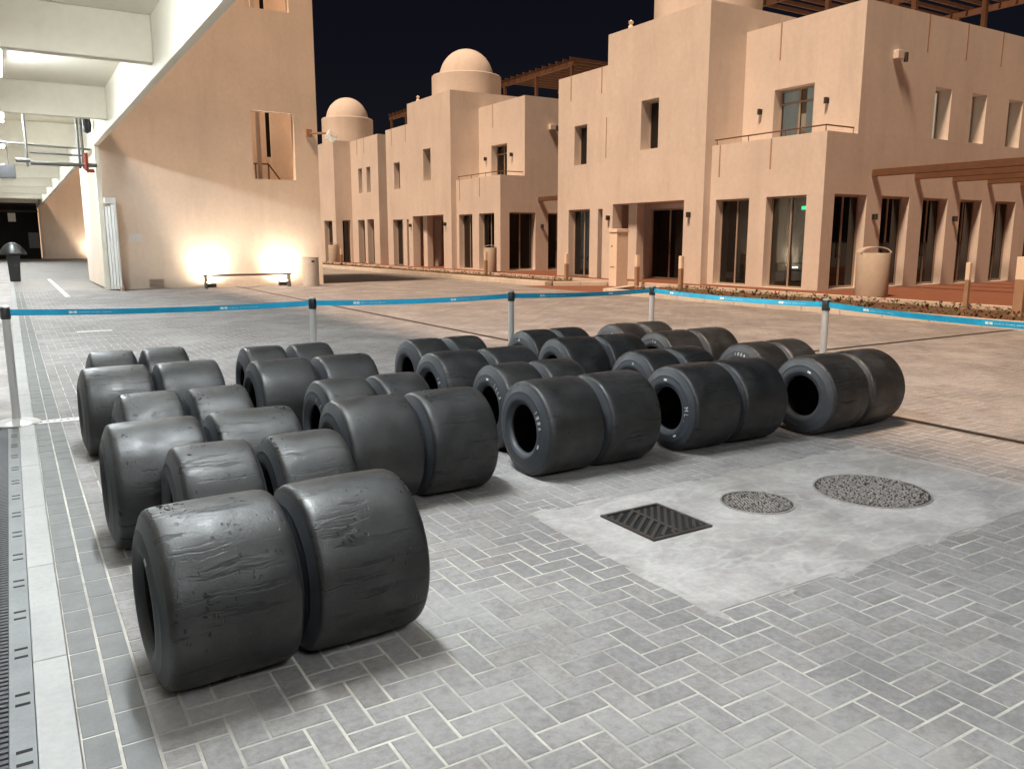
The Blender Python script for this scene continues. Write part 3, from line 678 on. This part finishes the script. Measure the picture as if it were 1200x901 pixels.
    # timber pergola on the camera side: rafters run out from the wall to a beam on posts
    for x in (21.73, 23.83, 25.85, 27.89, 29.95):
        MB().box(x - .09, x + .09, 7.6, 15.155, 3.35, 3.55).build('pergola_rafter', 'wood_warm', H, bevel=.01)
    MB().box(21.4, 30.3, 8.0, 8.2, 3.12, 3.348).build('pergola_beam', 'wood_warm', H, bevel=.01)
    for x in (21.73, 25.85, 29.95): MB().box(x - .09, x + .09, 8.01, 8.19, .1, 3.118).build('pergola_post', 'wood_warm', H)
    return H
house = make_house(); tag(house, 'nearest peach plastered house with balcony, timber pergola and row of glass doors', 'house', 'peach houses along the street')
h2 = copy_tree(house); h2.location = (0, 17.65, 0); tag(h2, 'middle peach house with a whole round dome above its balcony block', 'house', 'peach houses along the street')
def nchild(o, nm): return [c for c in o.children if c.name.split('.')[0] == nm]
# curtains behind the balcony window and a lit exit sign inside the nearest house
for (y0, y1) in ((16.80, 17.32), (17.58, 18.2)):
    mb = MB(); k = 22; pts = [(21.31 + .035 * math.sin(j * 1.9), y0 + (y1 - y0) * j / k) for j in range(k + 1)]
    for j in range(k):
        (xa, ya), (xb, yb) = pts[j], pts[j + 1]; mb.quad([(xa, ya, 4.64), (xb, yb, 4.64), (xb, yb, 6.1), (xa, ya, 6.1)])
    mb.build('curtain', 'curtain', house, True)
MB().box(21.0, 21.04, 16.83, 17.05, 2.45, 2.56).build('exit_sign', 'exit_green', house)
H3 = empty('house', (0, 0, 0)); tag(H3, 'farthest peach house with dome and paired narrow windows', 'house', 'peach houses along the street')
panel('front_wall', 'x', 19.55, 47.751, 51.9, 0, 7.85, .45, [(49.95, 50.6, 4.5, 6.04), (48.55, 49.2, 4.5, 6.04), (49.75, 50.9, .1, 2.84), (48.2, 49.3, .1, 2.84)], 'plaster', H3)
panel('side_wall', 'y', 47.3, 19.55, 30, 0, 7.85, .45, [], 'plaster', H3)
for a, b in ((49.95, 50.6), (48.55, 49.2)): glazing('window', 'x', 19.9, a, b, 4.5, 6.04, 1, H3)
for a, b in ((49.75, 50.9), (48.2, 49.3)): glazing('door', 'x', 19.9, a, b, .1, 2.84, 2, H3)
panel('tower_front', 'x', 18.4, 51.901, 57.2, 0, 7.87, .4, [(52.6, 54.2, .1, 2.84), (55, 56.5, .1, 2.84)], 'plaster', H3)
for a, b in ((52.6, 54.2), (55, 56.5)): glazing('door', 'x', 18.7, a, b, .1, 2.84, 2, H3)
panel('tower_side', 'y', 51.901, 18.801, 22.5, 0, 7.87, .4, [(18.85, 19.4, .1, 2.85)], 'plaster', H3)
glazing('door', 'y', 52.2, 18.85, 19.4, .1, 2.85, 1, H3)
MB().box(18.801, 22.5, 52.302, 57.1, 7.2, 7.4).build('tower_roof', 'plaster', H3); MB().box(20.001, 30, 47.751, 57, 7.0, 7.2).build('roof', 'plaster', H3)
panel('wing_front', 'x', 19.2, 57.201, 62, 0, 7.5, .4, [(58, 59, .1, 2.8), (60, 61, .1, 2.8)], 'plaster', H3); panel('rear_wall', 'x', 30.0, 47.3, 62, 0, 7.85, .3, [], 'plaster', H3)
dome(20.25, 54.1, 7.401, 9.55, 1.70, 1.42, 10.95, H3); roof_pergola(23, 29, 48.2, 53, 7.201, 9.6, H3)
for y in (49.5, 50.7): strip('x', 19.55, y, 6.9, 7.84, H3)

# ------------------------------------------------------------------ kerb line, beds, forecourt in front of the houses
fc = MB().box(17.9, 40, 2, 75, -.049, .10).build('forecourt', 'paving_red'); tag(fc, kind='structure')
ed = empty('house_kerb', (0, 0, 0)); tag(ed, kind='structure')
def kerb_run(p0, p1, parent, w=.28, h=.13, mat='kerb_warm'):
    p0, p1 = Vector((*p0, 0)), Vector((*p1, 0)); L = (p1 - p0).length; n = max(1, round(L / 1.0)); d = (p1 - p0) / n; ang = math.atan2(d.y, d.x)
    for k in range(n):
        c = p0 + d * (k + .5); o = MB().box(-d.length / 2 + .006, d.length / 2 - .006, -w / 2, w / 2, -.049, h).build('kerb_stone', mat, parent, bevel=.012)
        o.location = (c.x, c.y, random.uniform(-.004, .004)); o.rotation_euler = (0, 0, ang + random.gauss(0, .003))
kerb_run((14.8, 1), (14.8, 18.6), ed); kerb_run((14.8, 18.75), (16.4, 19.6), ed)
kerb_run((15.75, 23.2), (15.75, 75), ed); kerb_run((15.85, 23.05), (17.5, 22.2), ed)
bed1 = MB(); bed1.v = [(14.94, 1, .05), (17.75, 1, .05), (17.75, 19.6, .05), (16.4, 19.5, .05), (14.94, 18.7, .05)]; bed1.f = [(0, 1, 2, 3, 4)]; bed1.mi = [0]
tag(bed1.build('planting_bed', 'soil'), kind='structure')
tag(MB().quad([(15.89, 23.15, .05), (17.75, 22.2, .05), (17.75, 75, .05), (15.89, 75, .05)]).build('planting_bed', 'soil'), kind='structure')
tag(MB().quad([(14.6, 18.7, -.01), (17.9, 18.7, -.01), (17.9, 23.3, -.01), (14.6, 23.3, -.01)]).build('side_path', 'paving_red'), kind='structure')
ed2 = empty('bed_edging', (0, 0, 0)); tag(ed2, kind='structure')
kerb_run((17.83, 1), (17.83, 75), ed2, w=.13, h=.15)
vs = []; fs = []
for k in range(5200):
    far = random.random() < .45
    x = random.uniform(15.05, 17.65) if not far else random.uniform(16.0, 17.65); y = random.uniform(3, 18.3) if not far else random.uniform(23.8, 62)
    if noise and math.sin(x * 5.1) * math.sin(y * 3.3) < -.35: continue
    z = random.uniform(.04, .15); s = random.uniform(.025, .06); a = random.random() * 6.28; tl = random.uniform(.2, 1.2)
    d = Vector((math.cos(a) * math.cos(tl), math.sin(a) * math.cos(tl), math.sin(tl))) * s * 1.8; w = Vector((-math.sin(a), math.cos(a), 0)) * s * .6
    c = Vector((x, y, z)); n = len(vs); vs += [tuple(c), tuple(c + d * .5 + w), tuple(c + d), tuple(c + d * .5 - w)]; fs.append((n, n + 1, n + 2, n + 3))
me = bpy.data.meshes.new('ground_cover'); me.from_pydata(vs, [], fs); me.materials.append(MATS['leaf']); o = bpy.data.objects.new('ground_cover', me); COL.objects.link(o)
tag(o, 'low reddish ground cover plants in the beds before the houses', 'plants', kind='stuff')
def stake(x, y, h, label, w=.06, z=.05):
    t = empty('garden_post', (x, y, z)); tag(t, label, 'post', 'short posts in front of the houses')
    MB().box(-w, w, -w, w, 0, h * .62).build('shaft', 'strip_brown', t, bevel=.008); MB().box(-w * 1.02, w * 1.02, -w * 1.02, w * 1.02, h * .621, h).build('cap', 'plaster_pale', t, bevel=.008)
stake(17.4, 18.45, 1.0, 'short post at the right of the nearest house porch')
stake(17.4, 20.5, 1.0, 'short brown post beside the cream service pillar')
stake(17.5, 24.6, 1.0, 'short post in front of the left wing of the nearest house')
stake(17.5, 9.75, 1.0, 'slim short post in front of the pergola to the right of the large bin', .045)
stake(16.6, 8.2, 1.15, 'short post cut by the right edge of the picture', .09)
stake(17.5, 30.6, 1.0, 'short post beside the bin of the middle house')
stake(17.5, 48.6, 1.0, 'short post in front of the farthest house')
t = empty('service_pillar', (17.5, 21.6, 0)); tag(t, 'cream utility pillar standing before the porch of the nearest house', 'pillar')
MB().box(-.24, .24, -.2, .2, -.01, 1.78).build('body', 'plaster_pale', t, bevel=.015); MB().box(-.27, .27, -.23, .23, 1.781, 1.90).build('cap', 'plaster_pale', t, bevel=.015)
MB().box(-.246, -.241, .02, .09, 1.3, 1.36).build('keyhole', 'strip_brown', t); MB().box(-.246, -.241, -.1, .12, .62, .66).build('slot', 'strip_brown', t)

# ------------------------------------------------------------------ barrier posts and belts
posts = [(-.07, 7.76), (2.38, 7.44), (4.50, 7.33), (6.42, 7.28), (6.33, 4.80), (5.95, 2.45)]; PZ = .97
plab = ['leftmost chrome barrier post standing on the pale gully', 'second chrome barrier post from the left, behind the second tyre row', 'third chrome barrier post, above the middle of the tyres',
        'fourth chrome barrier post, in front of the service pillar', 'chrome barrier post nearest the rightmost tyres', 'chrome barrier post beyond the right edge']
def post(x, y, label):
    t = empty('barrier_post', (x, y, 0)); tag(t, label, 'barrier post', 'belt barrier posts round the tyres')
    MB().lathe([(0, .004), (.17, .004), (.172, .012), (.15, .024), (.06, .036), (.034, .05)], seg=36).build('base', 'steel', t, True)
    z_ = lambda prof: [(r, h * PZ) for r, h in prof]
    MB().lathe(z_([(.031, .045), (.031, .915)]), seg=24).build('pole', 'steel', t, True)
    MB().lathe(z_([(0, .9), (.036, .9), (.037, .91), (.037, .985), (.033, .995), (0, .997)]), seg=24).build('head', 'black_plastic', t, True)
    MB().lathe(z_([(0, .998), (.033, .998), (.034, 1.006), (.02, 1.013), (0, 1.014)]), seg=24).build('cap', 'steel', t, True)
for (x, y), lb in zip(posts, plab): post(x, y, lb)
blab = ['blue barrier belt between the leftmost and second posts', 'blue barrier belt between the second and third posts', 'short blue barrier belt between the third and fourth posts',
        'blue barrier belt between the fourth post and the post by the rightmost tyres', 'blue barrier belt running out at the right edge']
for k in range(5):
    a, b_ = Vector((*posts[k], 0)), Vector((*posts[k + 1], 0)); d = (b_ - a); L = d.length; d /= L; s0 = a + d * .037; L -= .074; n = 28
    nrm = Vector((-d.y, d.x, 0)); sag = .018 * L / 2
    zz = lambda f: .955 * PZ - sag * 4 * f * (1 - f)
    twist = lambda f: .25 * math.sin(f * math.pi) * (1 if k % 2 else -1)
    def at(f, h, off=0):
        return s0 + d * (L * f) + nrm * (off + h * math.sin(twist(f))) + Vector((0, 0, zz(f) + h * math.cos(twist(f))))
    mb = MB()
    for i in range(n + 1):
        f = i / n
        for h, off in ((-.025, -.0008), (.025, -.0008), (.025, .0008), (-.025, .0008)): mb.v.append(tuple(at(f, h, off)))
    for i in range(n):
        for q in range(4): mb.f.append((i * 4 + q, i * 4 + (q + 1) % 4, i * 4 + 4 + (q + 1) % 4, i * 4 + 4 + q)); mb.mi.append(0)
    o = mb.build('barrier_belt', 'belt_blue', None, True); tag(o, blab[k], 'barrier belt', 'blue belts round the tyres')
    side = -1 if (a + d).cross(Vector((0, 0, 1))).length and nrm.dot(-a) < 0 else 1
    nl = max(2, int(L / .8)); sgn = 1 if (s0 + d * L / 2).dot(nrm) < 0 else -1           # the side towards the camera
    for j in range(nl):
        f0 = (j + .35) / nl; mb = MB()
        def bar(fa, fb, h0, h1): mb.quad([at(fa, h0, sgn * .0018), at(fb, h0, sgn * .0018), at(fb, h1, sgn * .0018), at(fa, h1, sgn * .0018)])
        w = 1 / L
        bar(f0, f0 + .028 * w, -.010, .010); bar(f0 + .034 * w, f0 + .06 * w, -.010, .010)
        for q in range(22):
            x = f0 + (.075 + q * .0115) * w
            if q in (7, 14): continue
            hh = random.uniform(.003, .007); bar(x, x + .0058 * w, -.004, -.004 + hh)
        mb.build('printed_logo', 'chalk', o)

# ------------------------------------------------------------------ tyres
TR = .312; RS = TR / .334
def tyre_mesh(hw, name):
    k = hw / .227; cw = hw - .227                                   # narrow tyres keep the shoulder, lose crown width
    half = [(0, TR), (.09 + cw * .6, TR - .0005), (.158 + cw, TR - .0022), (.180 + cw, TR - .0055), (.190 + cw, TR - .0105), (.1958 + cw, TR - .018), (.1995 + cw, TR - .028),
            (.2085 + cw, .281), (.2153 + cw, .261), (.2167 + cw, .2585), (.2161 + cw, .2565), (.2227 + cw, .234), (.2262 + cw, .213), (.2265 + cw, .203), (.222 + cw, .192), (.214 + cw, .181), (.2145 + cw, .1785), (.206 + cw, .171), (.194 + cw, .167),
            (.182 + cw, .168), (.176 + cw, .178), (.186 + cw, .21), (.190 + cw, .25), (.178 + cw, .29), (.145 + cw, .312), (.08 + cw * .5, .318)]
    half = [(a, r if i < 7 else r * RS) for i, (a, r) in enumerate(half)]
    pos = [(r, a) for a, r in half]; neg = [(r, -a) for a, r in half[::-1]]
    # closed ring of profile points: start at +crown ... inner, then mirrored back to the crown
    prof = pos + [(.3185 * RS, 0)] + neg[:-1]
    mi_half = ([0] * 6 + [1] * 12 + [2] * 8)
    mis = mi_half + mi_half[::-1]
    mis = (mis + [0] * len(prof))[:len(prof)]
    mb = MB(); mb.lathe(prof, axis='x', seg=112, mis=mis, close=True)
    return mb.mesh(name, ['tread', 'sidewall', 'inner_rubber'], True), half
WIDE, half_w = tyre_mesh(.240, 'wide_tyre'); NARROW, half_n = tyre_mesh(.192, 'narrow_tyre')
def side_pt(half, r, ang, off=.0012):
    """a point on the outer left sidewall (facing -X), angle from the top, turning towards -Y (right as seen from outside)"""
    pts = half[6:16]
    for (a0, r0), (a1, r1) in zip(pts, pts[1:]):
        if r1 <= r <= r0: a = a0 + (a1 - a0) * (r0 - r) / max(1e-6, r0 - r1); break
    else: a = pts[-1][0]
    return (-(a + off), -r * math.sin(ang), r * math.cos(ang))
GLYPH = {'1': [[(.5, 0), (.5, 1)], [(.5, 1), (.25, .8)]], '8': [[(.2, 0), (.8, 0), (.8, .5), (.2, .5), (.2, 0)], [(.2, .5), (.2, 1), (.8, 1), (.8, .5)]],
         'A': [[(.1, 0), (.5, 1), (.9, 0)], [(.25, .38), (.75, .38)]], 'L': [[(.2, 1), (.2, 0), (.8, 0)]], '4': [[(.7, 0), (.7, 1), (.1, .35), (.9, .35)]],
         'M': [[(.1, 0), (.1, 1), (.5, .4), (.9, 1), (.9, 0)]], '6': [[(.8, 1), (.2, .6), (.2, 0), (.8, 0), (.8, .5), (.2, .5)]], '2': [[(.1, .8), (.5, 1), (.9, .75), (.1, 0), (.9, 0)]], '.': [[(.4, 0), (.6, .08)]]}
def chalk(tyre, half, text, ang0, r0=.217, h=.022, w=.019, gap=.016, th=.0018):
    mb = MB(); a = ang0
    for chx in text:
        if chx != ' ':
            for st in GLYPH[chx]:
                for p, q in zip(st, st[1:]):
                    d = Vector((q[0] - p[0], q[1] - p[1])); 
                    if d.length < 1e-4: continue
                    nn = Vector((-d.y, d.x)).normalized() * th
                    cs = [(p[0] * w + nn.x, p[1] * h + nn.y), (q[0] * w + nn.x, q[1] * h + nn.y), (q[0] * w - nn.x, q[1] * h - nn.y), (p[0] * w - nn.x, p[1] * h - nn.y)]
                    mb.quad([side_pt(half, min(.275, r0 - .012 + cy), a + cx / r0) for cx, cy in cs])
        a += (w + gap) / r0
    mb.build('chalk_mark', 'chalk', tyre)
def sticker(tyre, half, ang, r0=.210, w=.030, h=.013):
    mb = MB(); k = 5
    for i in range(k):
        a0, a1 = ang + (i / k - .5) * w / r0, ang + ((i + 1) / k - .5) * w / r0
        mb.quad([side_pt(half, r0 - h / 2, a0, .0016), side_pt(half, r0 - h / 2, a1, .0016), side_pt(half, r0 + h / 2, a1, .0016), side_pt(half, r0 + h / 2, a0, .0016)])
    mb.build('sticker', 'chalk', tyre)
def scraps(tyre, hw, n, spread=1.0):
    """flakes of picked-up rubber stuck on the tread, lying along it"""
    mb = MB(); cw = hw - .227; cl = [(random.choice((-1, 1)) * random.uniform(.10, .17) if random.random() < .7 else random.uniform(-.1, .1), random.gauss(.25, .5) * spread) for _ in range(4)]
    for _ in range(n):
        cx_, ca_ = random.choice(cl); x = max(-.184 - cw, min(.184 + cw, cx_ * (1 + cw / .227) + random.gauss(0, .028))); a = ca_ + random.gauss(0, .10)
        q = random.random() ** 2.2; L = .003 + .014 * q; wd = L * random.uniform(.25, .6); rr = TR - (.0075 if abs(x) > .16 + cw else .002); yaw = random.gauss(.6, .6)
        up = Vector((0, -math.sin(a), math.cos(a))); tg = Vector((0, -math.cos(a), -math.sin(a))); ax = Vector((1, 0, 0))
        e1 = ax * math.cos(yaw) + tg * math.sin(yaw); e2 = -ax * math.sin(yaw) + tg * math.cos(yaw); c = up * rr + ax * x; h = random.uniform(.001, .0035); m0 = len(mb.v)
        ring = [(-L, 0), (-L * .4, wd), (L * .5, wd * .8), (L, 0), (L * .45, -wd), (-L * .5, -wd * .9)]
        for s, hh in ((1, -.002), (.6, h)):
            for p, q in ring: mb.v.append(tuple(c + e1 * (p * s) + e2 * (q * s) + up * hh))
        mb.f.append(tuple(m0 + 6 + e for e in range(6))); mb.mi.append(0)
        for e in range(6): mb.f.append((m0 + e, m0 + (e + 1) % 6, m0 + 6 + (e + 1) % 6, m0 + 6 + e)); mb.mi.append(0)
    tag(mb.build('rubber_flakes', 'inner_rubber', tyre), kind='stuff')
HWW, HWN = .240, .192
ROWS = {
 'leftmost': [('w', .755, 2.83, .482), ('n', .885, 3.63, .41), ('w', .775, 4.29, .485), ('n', .815, 5.10, .387), ('w', .805, 6.32, .482), ('n', .83, 7.24, .395)],
 'second': [('w', 1.915, 4.28, .482), ('n', 1.95, 4.98, .387), ('w', 1.915, 6.06, .485), ('n', 1.96, 6.90, .40)],
 'middle': [('w', 3.18, 4.28, .482), ('n', 3.235, 4.98, .387), ('w', 3.25, 5.80, .482), ('n', 3.355, 6.68, .39)],
 'fourth': [('w', 4.41, 4.26, .478), ('n', 4.60, 5.02, .387), ('w', 4.64, 6.06, .482), ('n', 4.64, 6.79, .387)],
 'rightmost': [('w', 5.63, 4.09, .478), ('n', 5.74, 4.92, .387), ('w', 5.81, 6.02, .482), ('n', 5.80, 6.82, .387)]}
ORD = ['nearest', 'second', 'third', 'fourth', 'fifth', 'farthest']
T = {}
for rname, prs in ROWS.items():
    for pi, (kd, xc, yc, pitch) in enumerate(prs):
        yaw = random.gauss(0, .018); cy, sy = math.cos(yaw), math.sin(yaw)
        on = ORD[pi] if pi < len(prs) - 1 else 'farthest'
        for s, sn in ((-.5, 'left'), (.5, 'right')):
            o = bpy.data.objects.new('racing_tyre', WIDE if kd == 'w' else NARROW); COL.objects.link(o)
            o.location = (xc + s * pitch * cy, yc + s * pitch * sy + (random.gauss(0, .006)), TR - .002); o.rotation_euler = (0, 0, yaw)
            tag(o, f"{'wide' if kd == 'w' else 'narrow'} worn slick tyre, {sn} one of the {on} pair in the {rname} row", 'tyre', 'used racing tyres standing in paired rows')
            T[(rname, pi, sn)] = o
            near = yc < 5.2
            scraps(o, HWW if kd == 'w' else HWN, random.randint(40, 75) if near and rname in ('leftmost', 'second') else random.randint(12, 28))
for key, txt, ang, kw in ((('middle', 0, 'left'), '188A', .85, {}), (('middle', 1, 'left'), 'LLLA', .55, {}), (('middle', 2, 'left'), '18 L', .9, {}), (('fourth', 0, 'left'), 'ML.', 1.35, dict(h=.03, w=.03)),
                          (('rightmost', 1, 'left'), '188A', -.25, {}), (('second', 1, 'left'), 'L 1', .3, {}), (('fourth', 1, 'left'), 'A', .1, {}), (('fourth', 3, 'left'), '8', -.1, dict(h=.03, w=.03)),
                          (('rightmost', 2, 'left'), '14', .0, {}), (('rightmost', 3, 'left'), '8', .2, {})):
    kd = ROWS[key[0]][key[1]][0]; chalk(T[key], half_w if kd == 'w' else half_n, txt, ang, **kw)
for key, ang in ((('middle', 1, 'left'), .05), (('rightmost', 0, 'left'), .35), (('fourth', 0, 'left'), 2.6), (('fourth', 0, 'left'), -.05), (('leftmost', 0, 'left'), .55), (('middle', 0, 'left'), 1.95)):
    kd = ROWS[key[0]][key[1]][0]; sticker(T[key], half_w if kd == 'w' else half_n, ang)
